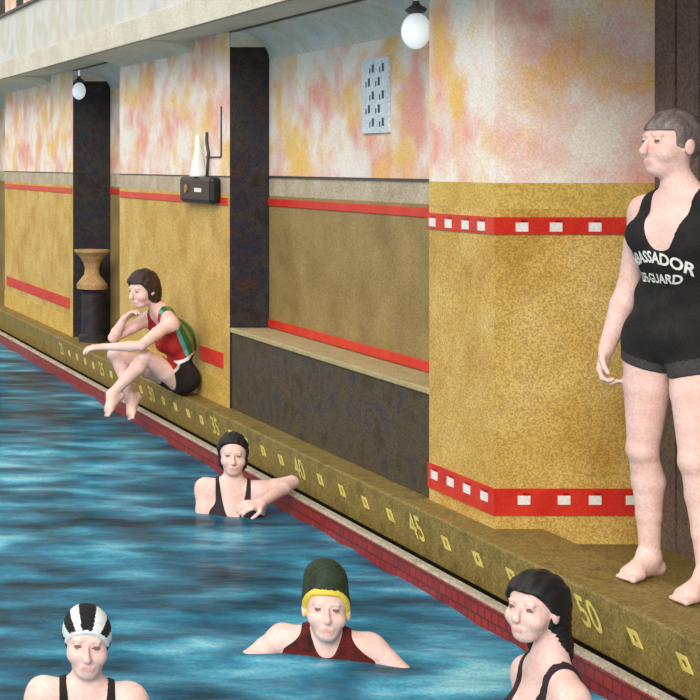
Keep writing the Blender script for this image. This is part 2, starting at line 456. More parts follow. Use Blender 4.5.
# footage marks on the kerb face
def text_mesh(txt, size, bold=.018):
    cu = bpy.data.curves.new('t', 'FONT'); cu.body = txt; cu.size = size; cu.align_x = 'CENTER'; cu.align_y = 'CENTER'
    cu.offset = size*bold; cu.resolution_u = 3
    ob = bpy.data.objects.new('t', cu); COL.objects.link(ob)
    bpy.context.view_layer.update()
    me = bpy.data.meshes.new_from_object(ob.evaluated_get(bpy.context.evaluated_depsgraph_get()))
    vs = [tuple(v.co) for v in me.vertices]; fs = [tuple(p.vertices) for p in me.polygons]
    bpy.data.objects.remove(ob); bpy.data.curves.remove(cu); bpy.data.meshes.remove(me)
    return vs, fs
SHEAR = .95
def on_kerb(x, y, yc, zc, off):     # along the kerb towards the near end, and up its face, leaning back
    return (XE-off, yc-x+SHEAR*y*.9, zc+y)
for n in range(20, 60):
    yc = 7.28-(n-45)*.281; zc = -.088
    b = MB()
    if n % 5 == 0:
        vs, fs = text_mesh(str(n), .135)
        vs = [(x*1.05, y, z) for x, y, z in vs]
        fr = [on_kerb(x, y, yc, zc, .0035) for x, y, z in vs]
        b.add(fr, fs)
        b.build('footage_number', M['mark'], kerb)
    else:
        q = [(-.028, -.024), (.028, -.024), (.028, .024), (-.028, .024)]
        o_ = [on_kerb(x, y, yc, zc, .003) for x, y in q]; i_ = [on_kerb(x*.42, y*.42, yc, zc, .003) for x, y in q]
        ob_ = [on_kerb(x, y, yc, zc, -.001) for x, y in q]; ib_ = [on_kerb(x*.42, y*.42, yc, zc, -.001) for x, y in q]
        v = o_+i_+ob_+ib_
        f = [(i, (i+1) % 4, (i+1) % 4+4, i+4) for i in range(4)]+[(i, (i+1) % 4, (i+1) % 4+8, i+8) for i in range(4)]+[(i+4, (i+1) % 4+4, (i+1) % 4+12, i+12) for i in range(4)]
        b.add(v, f); b.build('footage_mark', M['mark'], kerb)

# ------------------------------------------------------------------ things of the hall
# built-in bench between the two nearer piers
bench = empty('bench', (3.5, 8.86, 0))
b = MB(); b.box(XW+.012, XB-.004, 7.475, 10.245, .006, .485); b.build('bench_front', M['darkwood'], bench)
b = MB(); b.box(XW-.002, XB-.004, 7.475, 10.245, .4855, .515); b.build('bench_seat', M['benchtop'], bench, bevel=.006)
tag(bench, 'long built-in bench with dark front and pale seat, filling the alcove', 'bench')

# globe lamps
def lamp(px, py, Y, r, label):
    c = at(px, py, Y)
    t = empty('globe_lamp', (c.x, c.y, ZS))
    b = MB(); n = 14
    b.lathe([(max(.004, r*math.sin(PI*k/n)), -r*1.32*math.cos(PI*k/n)) for k in range(n+1)], c, 28)
    b.build('globe', M['opal'], t, smooth=True)
    b = MB(); b.lathe([(r*.5, 0), (r*.72, .012), (r*.72, .022), (r*.3, .04), (.012, .06)], (c.x, c.y, c.z+r*1.27), 24)
    b.build('cap', M['darkmetal'], t, smooth=False)
    b = MB(); b.tube([(c.x, c.y, c.z+r*1.25+.05), (c.x, c.y, ZS-.004)], .008); b.build('stem', M['opal'], t)
    tag(t, label, 'lamp', 'globe lamps at the alcoves')
    return t
lamp(416, 31, 7.55, .064, 'large white glass globe lamp hanging beside the nearest pier')
lamp(79, 91, 14.42, .058, 'small white glass globe lamp at the far dark alcove')

# perforated grille high on the alcove wall
gy0, gy1 = XB*FPX/(391-CX), XB*FPX/(365-CX); gz0, gz1 = 1.715, 2.115
gr = empty('vent_grille', (XB-.01, (gy0+gy1)/2, gz0))
b = MB(); b.box(XB-.016, XB-.001, gy0, gy1, gz0, gz1, 0)
for r in range(5):
    z = gz0+.035+r*.072
    for k in range(2):
        y = gy0+.05+k*.125+(.05 if r % 2 else 0)
        b.box(XB-.0165, XB-.0155, y, y+.026, z, z+.044, 1); b.box(XB-.0165, XB-.0155, y+.044, y+.058, z-.004, z+.026, 1)
b.build('grille_panel', [M['vent'], M['hole']], gr)
tag(gr, 'pale blue wall grille with staggered dark slots, high in the alcove', 'grille')

# black wall box with a dial, the cone on top, and the wire
ya, yb = (XW-.075)*FPX/(213-CX), (XW-.075)*FPX/(179-CX); ym = (ya+yb)/2
bx = empty('wall_box', (XW, ym, 1.29))
b = MB(); b.box(XW-.075, XW-.001, ya+.06, yb, 1.292, 1.466); b.build('housing', M['black'], bx, bevel=.025)
b = MB(); b.tube([(XW-.082, yb-.16, 1.385), (XW-.072, yb-.16, 1.385)], .028, 20); b.build('dial', M['tan'], bx)
b = MB(); b.box(XW-.079, XW-.072, ya+.24, ya+.38, 1.366, 1.392); b.build('name_plate', M['white'], bx)
tag(bx, 'black box with small pale plate, fixed to the wall above the seated person', 'box')
cn = MB(); cy_ = (XW-.045)*FPX/(198-CX)
cn.lathe([(.056, 0), (.053, .012), (.040, .09), (.024, .19), (.012, .27), (.004, .285)], (XW-.045, cy_, 1.4665), 24)
tag(cn.build('funnel', M['white'], origin=(XW-.045, cy_, 1.4665), smooth=True), 'slim pale funnel standing upright on the black wall box', 'cone')
cn = MB(); cn.tube([(XW-.02, cy_-.11, 1.467), (XW-.012, cy_-.11, 1.62), (XW-.010, cy_-.07, 1.70), (XW-.008, cy_-.07, 1.76)], .010)
tag(cn.build('conduit', M['darkmetal'], origin=(XW-.02, cy_-.11, 1.467), smooth=True), 'dark upright conduit rising behind the black wall box', 'pipe')
w_ = MB(); yw = XW*FPX/(222-CX)
w_.tube([(XW-.006, yw, 1.92), (XW-.006, yw, 1.60), (XW-.006, yw+.01, 1.595), (XW-.006, yw+.3, 1.595)], .005)
tag(w_.build('wire', M['darkmetal'], origin=(XW-.006, yw, 1.6)), 'thin dark wire on the pink plaster right of the black box', 'wire')

# hourglass pedestal in the dark alcove
pc = at(92, 288, 14.1); pc.z = .004
ps = empty('pedestal', pc)
b = MB(); b.lathe([(.115, 0), (.115, .05), (.09, .07), (.085, .42), (.10, .46)], pc, 28); b.build('plinth', M['darkmottle'], ps, smooth=False)
b = MB(); b.lathe([(.128, .4605), (.130, .50), (.105, .535), (.068, .58), (.060, .63), (.074, .69), (.112, .745), (.150, .782), (.150, .80), (.13, .80), (.04, .76)], pc, 28)
b.build('bowl', M['tan'], ps, smooth=False)
tag(ps, 'tan hourglass-shaped pedestal standing in the far dark alcove', 'pedestal')

# ------------------------------------------------------------------ people
def smin(a, b_, k):
    h = np.maximum(k-np.abs(a-b_), 0)/k
    return np.minimum(a, b_)-h*h*k*.25
def smax(a, b_, k): return -smin(-a, -b_, k)

class Figure:
    """a body as one blended surface; primitives carry a tag so clothes can follow part of it"""
    def __init__(s, h=.0065):
        s.p = []; s.h = h; s.eyes = []; s.lips = []
    def cone(s, a, b_, ra, rb, tag='', k=.02):
        s.p.append(('c', np.array(a, float), np.array(b_, float), ra, rb, tag, k, 1))
    def ball(s, c, r, tag='', k=.02): s.cone(c, np.array(c, float)+1e-4, r, r, tag, k)
    def ell(s, c, ax, rad, tag='', k=.03, sign=1):
        s.p.append(('e', np.array(c, float), np.array(ax, float), np.array(rad, float), None, tag, k, sign))
    def bounds(s):
        lo = np.full(3, 1e9); hi = -lo
        for q in s.p:
            if q[7] < 0: continue
            if q[0] == 'c':
                r = max(q[3], q[4]); lo = np.minimum(lo, np.minimum(q[1], q[2])-r); hi = np.maximum(hi, np.maximum(q[1], q[2])+r)
            else:
                e = np.sqrt(((q[2]*q[3][:, None])**2).sum(0)); lo = np.minimum(lo, q[1]-e); hi = np.maximum(hi, q[1]+e)
        return lo-.05, hi+.05
    def grid(s, lo=None, hi=None):
        if lo is None: lo, hi = s.bounds()
        s.lo = lo; n = np.ceil((hi-lo)/s.h).astype(int)+1
        s.n = n
        s.ax = [lo[i]+np.arange(n[i])*s.h for i in range(3)]
    def field(s, tags=None):
        F = np.full(tuple(s.n), .2, np.float32)
        for q in s.p:
            if tags is not None and q[5] not in tags: continue
            mar = .045+q[6]
            if q[0] == 'c':
                r = max(q[3], q[4]); l = np.minimum(q[1], q[2])-r-mar; u = np.maximum(q[1], q[2])+r+mar
            else:
                e = np.sqrt(((q[2]*q[3][:, None])**2).sum(0)); l = q[1]-e-mar; u = q[1]+e+mar
            i0 = np.clip(((l-s.lo)/s.h).astype(int), 0, s.n); i1 = np.clip(((u-s.lo)/s.h).astype(int)+2, 0, s.n)
            if np.any(i1 <= i0): continue
            sl = tuple(slice(a, c) for a, c in zip(i0, i1))
            P = np.stack(np.meshgrid(*[s.ax[i][sl[i]] for i in range(3)], indexing='ij'), -1)
            if q[0] == 'c':
                a, b_, ra, rb = q[1:5]; ba = b_-a; pa = P-a
                t = np.clip((pa@ba)/max(ba@ba, 1e-9), 0, 1)
                d = np.linalg.norm(pa-t[..., None]*ba, axis=-1)-(ra+(rb-ra)*t)
            else:
                L = (P-q[1])@q[2].T; r = q[3]
                k0 = np.linalg.norm(L/r, axis=-1); k1 = np.linalg.norm(L/(r*r), axis=-1)+1e-9
                d = k0*(k0-1)/k1
            if q[7] > 0: F[sl] = smin(F[sl], d, q[6])
            else: F[sl] = smax(F[sl], -d, q[6])
        return F
    def points(s): return np.stack(np.meshgrid(*s.ax, indexing='ij'), -1)

def surface_nets(F, lo, h):
    S = F < 0
    nx, ny, nz = F.shape
    cnt = np.zeros((nx-1, ny-1, nz-1), np.int8)
    for dx in (0, 1):
        for dy in (0, 1):
            for dz in (0, 1):
                cnt += S[dx:nx-1+dx, dy:ny-1+dy, dz:nz-1+dz]
    act = (cnt > 0) & (cnt < 8)
    idx = np.full(act.shape, -1, np.int64); I = np.argwhere(act); idx[act] = np.arange(len(I))
    acc = np.zeros((len(I), 3)); num = np.zeros(len(I))
    cor = [(a, b_, c) for a in (0, 1) for b_ in (0, 1) for c in (0, 1)]
    val = {c: F[I[:, 0]+c[0], I[:, 1]+c[1], I[:, 2]+c[2]].astype(float) for c in cor}
    for c in cor:
        for axis in range(3):
            if c[axis]: continue
            d = list(c); d[axis] = 1; d = tuple(d)
            a, b_ = val[c], val[d]; m = (a < 0) != (b_ < 0)
            t = np.where(m, a/np.where(m, a-b_, 1), 0)
            p = np.tile(np.array(c, float), (len(I), 1)); p[:, axis] = t
            acc[m] += p[m]; num[m] += 1
    V = lo+(I+acc/num[:, None])*h
    Q = []
    for axis in range(3):
        b1, b2 = (axis+1) % 3, (axis+2) % 3
        sl0 = [slice(1, -1)]*3; sl1 = [slice(1, -1)]*3
        sl0[axis] = slice(0, -1); sl1[axis] = slice(1, None)
        A, B = S[tuple(sl0)], S[tuple(sl1)]
        E = np.argwhere(A != B)
        if not len(E): continue
        a_in = A[tuple(E.T)]
        E = E.copy(); E[:, b1] += 1; E[:, b2] += 1
        e1 = np.zeros(3, int); e1[b1] = 1; e2 = np.zeros(3, int); e2[b2] = 1
        def g(o): return idx[tuple((E-o).T)]
        q = np.stack([g(e1+e2), g(e2), g(0*e1), g(e1)], 1)
        q[~a_in] = q[~a_in][:, ::-1]
        Q.append(q)
    Q = np.concatenate(Q)
    return V, Q[(Q >= 0).all(1)]

def relax(V, Q, it):
    for _ in range(it):
        acc = np.zeros_like(V); n = np.zeros(len(V))
        for a in range(4):
            for d in (1, 3):
                np.add.at(acc, Q[:, a], V[Q[:, (a+d) % 4]]); np.add.at(n, Q[:, a], 1)
        V = V*.5+.5*acc/np.maximum(n, 1)[:, None]
    return V

def net_obj(name, F, fig, mats, origin, parent=None, slot=None, it=1):
    V, Q = surface_nets(F, fig.lo, fig.h)
    V = relax(V, Q, it)
    me = bpy.data.meshes.new(name)
    me.from_pydata((V-np.array(origin)).tolist(), [], Q.tolist())
    for m in (mats if isinstance(mats, list) else [mats]): me.materials.append(m)
    if slot is not None:
        me.polygons.foreach_set('material_index', slot(V[Q].mean(1)).astype(np.int32))
    me.polygons.foreach_set('use_smooth', [True]*len(me.polygons)); me.update()
    o = bpy.data.objects.new(name, me); COL.objects.link(o)
    if parent is None: o.location = origin
    else: o.parent = parent
    return o, V, Q

nrm = lambda v: np.array(v, float)/np.linalg.norm(v)
def frame(fwd, up):
    f = nrm(fwd); u = np.array(up, float); u = nrm(u-f*(u@f)); r = np.cross(f, u)
    return np.array([r, f, u])     # rows: right, forward, up

def add_head(g, c, fr, s=1.0, female=False, ears=True):
    c = np.array(c, float)
    L = lambda x, y, z: c+s*(np.array([x, y, z])@fr)
    R = lambda *r: np.array(r)*s
    g.ell(L(0, -.012, .03), fr, R(.074, .094, .088), 'head', .02)
    g.ell(L(0, .022, -.035), fr, R(.060 if not female else .055, .066, .068), 'head', .03)
    g.ell(L(0, .050, -.082), fr, R(.034, .036, .028), 'head', .02)      # chin
    for q in (-1, 1):
        g.ell(L(q*.040, .050, -.028), fr, R(.026, .030, .026), 'head', .02)   # cheek
        g.ell(L(q*.031, .092, .012), fr, R(.017, .009, .009), 'head', .012, -1)   # socket
        g.ball(L(q*.031, .074, .012), .0125*s, 'head', .004)
        g.cone(L(q*.018, .084, .034), L(q*.044, .074, .032), .006*s, .005*s, 'head', .012)  # brow
        if ears: g.ell(L(q*.077, -.008, -.006), fr, R(.010, .018, .030), 'head', .006)
        g.eyes.append((L(q*.031, .0865, .012), fr))
    g.cone(L(0, .090, .016), L(0, .108, -.022), .007*s, .012*s, 'head', .010)
    g.ball(L(0, .106, -.026), .0125*s, 'head', .006)
    g.cone(L(-.018, .084, -.058), L(.018, .084, -.058), .006*s, .006*s, 'head', .006)
    g.cone(L(-.014, .083, -.067), L(.014, .083, -.067), .007*s, .007*s, 'head', .006)
    g.lips.append((L(0, .090, -.062), fr, s))
    return L

def add_hand(g, w, d, n, thumb, s=1.0, curl=.5):
    """w wrist, d towards the fingers, n the way the palm faces, thumb the side of the thumb"""
    w = np.array(w, float); d = nrm(d); n = nrm(n-d*(np.dot(n, d))); t = np.cross(d, n)
    if t@np.array(thumb, float) < 0: t = -t
    for q, l in ((-.026, .078), (-.009, .084), (.009, .086), (.026, .082)):
        g.cone(w+d*.008+t*q*.5*s, w+(d*l+t*q)*s, .014*s, .0125*s, 'hand', .016)
    for q, l, r in ((-.030, .062, .0082), (-.010, .076, .0090), (.010, .080, .0092), (.029, .070, .0090)):
        p = w+(d*.084+t*q)*s; a = curl*.5; 
        for seg, m in ((.45, 1), (.32, .92), (.23, .84)):
            dirv = d*math.cos(a)+n*math.sin(a)
            e = p+dirv*l*seg*s
            g.cone(p, e, r*m*s, r*m*.92*s, 'hand', .005); p = e; a += curl*.9
    p = w+(d*.022+t*.022)*s; dd = nrm(d*.62+t*.72+n*.25)
    g.cone(p, p+dd*.042*s, .014*s, .0105*s, 'hand', .012); p = p+dd*.042*s
    dd = nrm(d*.9+t*.25+n*.25*(1+curl)); g.cone(p, p+dd*.032*s, .0105*s, .009*s, 'hand', .005); p = p+dd*.032*s
    dd = nrm(d*.95+n*.4*(1+curl)); g.cone(p, p+dd*.024*s, .009*s, .0078*s, 'hand', .004)

def add_arm(g, sh, el, wr, s=1.0, male=False):
    sh, el, wr = [np.array(v, float) for v in (sh, el, wr)]
    m = 1.12 if male else .94
    mid = sh+(el-sh)*.45
    g.cone(sh, mid, .047*s*m, .043*s*m, 'arm', .03); g.cone(mid, el, .043*s*m, .034*s*m, 'arm', .010)
    q = el+(wr-el)*.3
    g.cone(el, q, .034*s*m, .037*s*m, 'arm', .012); g.cone(q, wr, .037*s*m, .024*s*m, 'arm', .010)

def add_leg(g, hip, kn, an, s=1.0, back=(0, 0, 0), m=1.0):
    hip, kn, an = [np.array(v, float) for v in (hip, kn, an)]; bk = np.array(back, float)
    t1 = hip+(kn-hip)*.4
    g.cone(hip, t1, .088*s*m, .076*s*m, 'thigh', .03); g.cone(t1, kn, .076*s*m, .050*s*m, 'leg', .012)
    g.ball(kn-bk*.010, .046*s*m, 'leg', .02)
    c = kn+(an-kn)*.3+bk*.018
    g.cone(kn, c, .047*s*m, .054*s*m, 'leg', .012); g.cone(c, kn+(an-kn)*.62+bk*.008, .054*s*m, .041*s*m, 'leg', .012)
    g.cone(kn+(an-kn)*.62+bk*.008, an, .041*s*m, .033*s*m, 'leg', .012)

def add_foot(g, an, fwd, up, s=1.0):
    an = np.array(an, float); fr = frame(fwd, up); L = lambda x, y, z: an+s*(np.array([x, y, z])@fr)
    g.cone(L(0, 0, 0), L(0, -.035, -.045), .034*s, .030*s, 'foot', .02)
    g.cone(L(0, -.035, -.047), L(0, .09, -.050), .028*s, .026*s, 'foot', .02)
    g.cone(L(0, .02, -.012), L(.0, .11, -.048), .034*s, .022*s, 'foot', .03)
    g.cone(L(-.02, .10, -.056), L(.022, .11, -.056), .020*s, .020*s, 'foot', .02)
    for i, (x, l, r) in enumerate(((-.030, .050, .0125), (-.012, .050, .009), (.004, .045, .0085), (.019, .038, .008), (.033, .028, .0078))):
        g.cone(L(x*.9, .115, -.060), L(x, .128+l*.5, -.066), r*1.1*s, r*s, 'foot', .006)

def add_torso(g, pel, chest, neck, shL, shR, rv_p, rv_c, headc, female=True, s=1.0):
    pel, chest, neck, shL, shR, headc = [np.array(v, float) for v in (pel, chest, neck, shL, shR, headc)]
    up1 = nrm(chest-pel); up2 = nrm(neck-chest)
    def fr(rv, up):
        r = nrm(np.array(rv)-up*(np.dot(rv, up))); return np.array([r, np.cross(up, r), up])
    f1, f2 = fr(rv_p, up1), fr(rv_c, up2); fm = fr(np.array(rv_p)+np.array(rv_c), up1+up2)
    R = lambda *r: np.array(r)*s
    if female:
        g.ell(pel, f1, R(.168, .112, .115), 'torso', .05)
        g.ell(pel+(chest-pel)*.5, fm, R(.118, .092, .15), 'torso', .06)
        g.ell(chest, f2, R(.138, .100, .16), 'torso', .06)
        for q in (-1, 1): g.ell(chest+s*(np.array([q*.062, .078, -.01])@f2), f2, R(.058, .050, .056), 'torso', .03)
    else:
        g.ell(pel, f1, R(.162, .112, .115), 'torso', .05)
        g.ell(pel+(chest-pel)*.45, fm, R(.148, .102, .17), 'torso', .08)
        g.ell(chest, f2, R(.160, .112, .17), 'torso', .06)
        for q in (-1, 1): g.ell(chest+s*(np.array([q*.075, .080, .035])@f2), f2, R(.075, .036, .060), 'torso', .03)
    for q, sh in ((-1, shL), (1, shR)):
        g.cone(neck-up2*.045*s+f2[0]*q*.03, sh-up2*.0, .058*s, .046*s, 'torso', .04)
        g.cone(neck+up2*.02*s, sh-up2*.005+(neck-sh)*.25, .040*s, .036*s, 'torso', .04)
        g.cone(chest+f2[0]*q*.08*s+up2*.03, sh-up2*.03, .075*s, .045*s, 'torso', .05)
    g.cone(neck-up2*.02, headc-np.array(up2)*.045*s, .052*s if not female else .045*s, .048*s if not female else .042*s, 'neck', .03)
    return f1, f2

def body_slots(g):
    def f(C):
        out = np.zeros(len(C))
        for e, fr in g.eyes:
            d = (C-e)@fr.T
            out[(d[:, 0]/.0115)**2+(d[:, 2]/.0065)**2+(d[:, 1]/.02)**2 < 1] = 2
        for l, fr, s in g.lips:
            d = (C-l)@fr.T
            out[((d[:, 0]/.020)**2+(d[:, 2]/.0085)**2 < s*s) & (np.abs(d[:, 1]) < .02*s)] = 1
        return out
    return f
SKIN = [M['skin'], M['lip_skin'], M['eye']]

def hair_shell(g, c, fr, s, region, grow=.012, extra=None, lock=0.0):
    """a cap that follows the skull, kept where region(local head coords) < 0"""
    P = g.points(); Lc = ((P-np.array(c))@fr.T)/s
    q = (Lc-np.array([0, -.012, .03])); r = np.array([.074, .094, .088])+grow
    k0 = np.linalg.norm(q/r, axis=-1); k1 = np.linalg.norm(q/(r*r), axis=-1)+1e-9
    d = k0*(k0-1)/k1
    if extra is not None: d = extra(Lc, d)
    if lock:      # combed locks running back from the brow
        a = np.arctan2(Lc[..., 0], Lc[..., 2]+.10)
        d = d+lock*(np.sin(a*30+Lc[..., 1]*25)+.6*np.sin(a*47-Lc[..., 1]*60+1.3))
    return smax(d, region(Lc), .006), Lc

class HeadGrid(Figure):
    def __init__(s, lo, hi, h=.0045):
        super().__init__(h); s.grid(np.array(lo, float), np.array(hi, float))

def finish(g, name, origin, label):
    g.grid(); F = g.field()
    o, V, Q = net_obj(name, F, g, SKIN, origin, slot=body_slots(g))
    tag(o, label, 'person')
    return o, F

def suit_field(g, fr, base, top, neck_front, neck_back, strap, sw, hem, arm_r=.125, arm_u=None, off=.006, tags=('torso', 'thigh', 'leg')):
    """swimsuit: torso surface pushed out, cut by neckline, armholes and leg line; heights run from base along fr[2]"""
    T = g.field(tags)
    P = g.points(); L = (P-np.array(base))@fr.T
    r, f, u = np.abs(L[..., 0]), L[..., 1], L[..., 2]
    nb = np.where(f > 0, neck_front, neck_back)
    neckline = nb+np.maximum(0, r/(strap-sw))**3*(.9*(top-nb)) 
    d_neck = np.where(r < strap-sw, u-np.minimum(neckline, top), u-top-.2)
    d_neck = np.where(r < strap-sw, np.maximum(d_neck, -(strap-sw-r) - .0 + 0*u) if False else d_neck, d_neck)
    au = nb-.03 if arm_u is None else arm_u
    side = strap+sw+np.clip((au+.10-u)/.10, 0, 1)**2*.12
    d_side = np.where(u > au, r-side, -.05)
    D = smax(T-off, d_neck*.8, .004); D = smax(D, d_side*.9, .004); D = smax(D, hem(r, f, u, L[..., 0])*.9, .004)
    return D, L

# ---- 1. the lifeguard
def lifeguard():
    g = Figure(.0055)
    ang = math.radians(203); Fv = np.array([math.cos(ang), math.sin(ang), 0]); Rv = np.array([Fv[1], -Fv[0], 0]); U = np.array([0, 0, 1.])
    O = np.array([3.565, 5.90, .004])
    L = lambda r, f, u: O+r*Rv+f*Fv+u*U
    fr = np.array([Rv, Fv, U])
    shR, shL = L(.118, -.02, 1.375), L(-.205, .01, 1.39)
    headc = L(-.005, .015, 1.615)
    f1, f2 = add_torso(g, L(0, 0, .93), L(-.030, .0, 1.25), L(-.035, .0, 1.44), shL, shR, Rv, Rv, headc, female=False)
    ha = math.radians(188); hf = np.array([math.cos(ha), math.sin(ha), .02])
    hfr = frame(hf, (0, 0, 1)); s = 1.05
    add_head(g, headc, hfr, s)
    el, wr = L(.195, -.03, 1.09), L(.232, .045, .85)
    add_arm(g, shR, el, wr, 1, True); add_hand(g, wr, L(.232, .075, .74)-L(.232, .045, .85), -Rv*.8-Fv*.3, Fv, 1.02, .95)
    el2, wr2 = L(-.29, -.06, 1.12), L(-.30, .02, .87)
    add_arm(g, shL, el2, wr2, 1, True); add_hand(g, wr2, L(-.30, .05, .75)-L(-.30, .02, .87), Rv*.9-Fv*.2, Fv, 1.0, .6)
    aR, aL = L(.145, -.075, .082), L(-.155, .03, .082)
    kR, kL = L(.125, -.01, .485), L(-.125, .055, .485)
    add_leg(g, L(.088, 0, .89), kR, aR, 1, -Fv, 1.02); add_leg(g, L(-.088, .005, .89), kL, aL, 1, -Fv, 1.02)
    ft = nrm(Fv*1-Rv*.10)
    add_foot(g, aR, ft, U, 1.02); add_foot(g, aL, nrm(Fv+Rv*.02), U, 1.02)
    o, F = finish(g, 'person', tuple(O), 'person standing on the kerb in a black lettered bathing suit')
    hem = lambda r, f, u, rs: (.775+np.maximum(r-.03, 0)*.28)-u
    D, Lc = suit_field(g, fr, L(-.035, 0, 0), 1.52, 1.235, 1.33, .112, .020, hem, arm_u=1.28)
    belt = lambda C: ((((C-O)@fr.T)[:, 2]-np.abs(((C-O)@fr.T)[:, 0])*.28 < .815)).astype(int)
    suit, V, Q = net_obj('swimsuit', D, g, [M['blackcloth'], M['greycloth']], tuple(O), o, slot=belt)
    suit['label'] = 'black bathing suit with white lettering'
    # lettering laid on the chest
    bvh = BVHTree.FromPolygons([tuple(v) for v in V], [tuple(map(int, q)) for q in Q])
    def lay(txt, size, ucen, arch, wide, name):
        vs, fs = text_mesh(txt, size, .03)
        b = MB(); pts = []
        xs = [v[0] for v in vs]; w = max(xs)-min(xs)
        # finer mesh so that it bends with the chest
        bm = bmesh.new()
        bv = [bm.verts.new(v) for v in vs]
        for f in fs:
            try: bm.faces.new([bv[i] for i in f])
            except ValueError: pass
        bmesh.ops.triangulate(bm, faces=bm.faces[:])
        bmesh.ops.subdivide_edges(bm, edges=[e for e in bm.edges if e.calc_length() > .012], cuts=2, use_grid_fill=True)
        bm.verts.index_update()
        for v in bm.verts:
            x = v.co.x/w*wide; y = v.co.y
            a = x/.155                        # wrap round the chest
            rr = -.150*math.sin(a); uu = ucen+y-arch*(x/(wide/2))**2
            dirv = Fv*math.cos(a)-Rv*math.sin(a)
            st = O+U*uu+dirv*.4+.012*Rv
            hit = bvh.ray_cast(Vector(st), Vector(-dirv), .5)
            p = hit[0] if hit[0] is not None else Vector(st-dirv*.27)
            pts.append(Vector(p)+Vector(dirv)*.003)
        fcs = [tuple(v.index for v in f.verts) for f in bm.faces]
        bm.free()
        b.add(pts, fcs)
        me_o = b.build(name, M['white'])
        for v in me_o.data.vertices: v.co = v.co-Vector(O)
        me_o.parent = suit
    lay('AMBASSADOR', .058, 1.208, .045, .35, 'lettering')
    lay('LIFE-GUARD', .047, 1.130, .0, .29, 'lettering')
    hg = HeadGrid(headc-.16, headc+.19)
    D, _ = hair_shell(hg, headc, hfr, s, lambda p: np.maximum.reduce([.048-p[..., 2]-np.where(p[..., 1] < .035, .06, 0)-np.where(p[..., 1] < -.035, .04, 0), p[..., 1]-.085-0*p[..., 2]]), .008, lock=.0016)
    h, _, _ = net_obj('hair', D, hg, M['hair_grey'], tuple(O), o); h['label'] = 'short combed hair'
lifeguard()

# ---- 2. person sitting on the kerb
def sitter():
    g = Figure(.005)
    O = np.array([3.27, 10.9, .004])
    pel = np.array([3.262, 10.86, .125]); neck = np.array(at(160, 309, 10.84)); chest = np.array([3.235, 10.86, .385])
    headc = np.array(at(143, 290, 10.80))
    rv = nrm((-.10, 1, 0)); rvc = nrm((-.22, 1, 0))
    shR = np.array(at(150, 318, 11.02)); shL = np.array(at(170, 323, 10.70))
    f1, f2 = add_torso(g, pel, chest, neck, shL, shR, rv, rvc, headc, True, .98)
    hfr = frame((-.86, -.42, -.22), (0, 0, 1)); s = 1.02
    add_head(g, headc, hfr, s, True)
    elL, wrL = np.array(at(141, 346, 10.58)), np.array(at(106, 347, 10.72))
    add_arm(g, shL, elL, wrL); add_hand(g, wrL, (-1, .1, -.05), (0, .2, -1), (0, 1, 0), 1, .5)
    elR, wrR = np.array(at(113, 338, 10.98)), np.array(at(124, 319, 10.92))
    add_arm(g, shR, elR, wrR); add_hand(g, wrR, np.array(at(136, 309, 10.85))-wrR, (.6, -.6, 0), (0, 0, 1), .95, .7)
    kL, aL = np.array(at(145, 356, 10.66)), np.array(at(112, 394, 10.72))
    kR, aR = np.array(at(115, 355, 10.95)), np.array(at(130, 397, 10.86))
    add_leg(g, pel+np.array([-.03, -.085, -.015]), kL, aL, .92, (1, 0, 0)); add_leg(g, pel+np.array([-.03, .085, -.015]), kR, aR, .92, (.8, 0, .3))
    add_foot(g, aL, (-.62, -.35, -.60), (-.8, 0, .5), .95); add_foot(g, aR, (-.45, -.5, -.65), (-.8, 0, .5), .95)
    o, F = finish(g, 'person', tuple(O), 'person seated on the kerb, leaning forward, in a green, red and black swimsuit')
    hem = lambda r, f, u, rs: np.maximum(-.60-u, f-.20-np.clip(-u-.1, 0, .3)*.25)
    D, L = suit_field(g, f2, chest, .24, .06, .10, .085, .018, hem, arm_u=.10, tags=('torso', 'thigh', 'leg'))
    def slot(C):
        l = (C-chest)@f2.T; f, u, r = l[:, 1], l[:, 2], l[:, 0]
        out = np.full(len(C), 0)
        out[f < .055] = 2; out[f < .030] = 1; out[f < -.005] = 3; out[f < -.030] = 1; out[f < -.060] = 3; out[f < -.078] = 1
        out[f >= .055] = 4
        out[(u < -.105)] = 5; out[(u < -.125)] = 6
        out[(u < -.105) & (u >= -.125) & (f < -.03)] = 6
        return out
    net_obj('swimsuit', D, g, [M['redcloth'], M['green'], M['teal'], M['olive'], M['redcloth'], M['capwhite'], M['blackcloth']], tuple(O), o, slot=slot)
    hg = HeadGrid(headc-.2, headc+.19, .005)
    def extra(p, d):
        q = p-np.array([0, -.055, -.035]); r = np.array([.078, .068, .085])
        k0 = np.linalg.norm(q/r, axis=-1); k1 = np.linalg.norm(q/(r*r), axis=-1)+1e-9
        return smin(d, k0*(k0-1)/k1, .03)
    D, _ = hair_shell(hg, headc, hfr, s, lambda p: np.minimum(np.maximum(p[..., 1]-.09, .062-p[..., 2]), np.maximum(p[..., 1]-.022-np.maximum(p[..., 2], 0)*.6, -.2-p[..., 2])), .020, extra, .0024)
    net_obj('hair', D, hg, M['hair_brown'], tuple(O), o)
sitter()

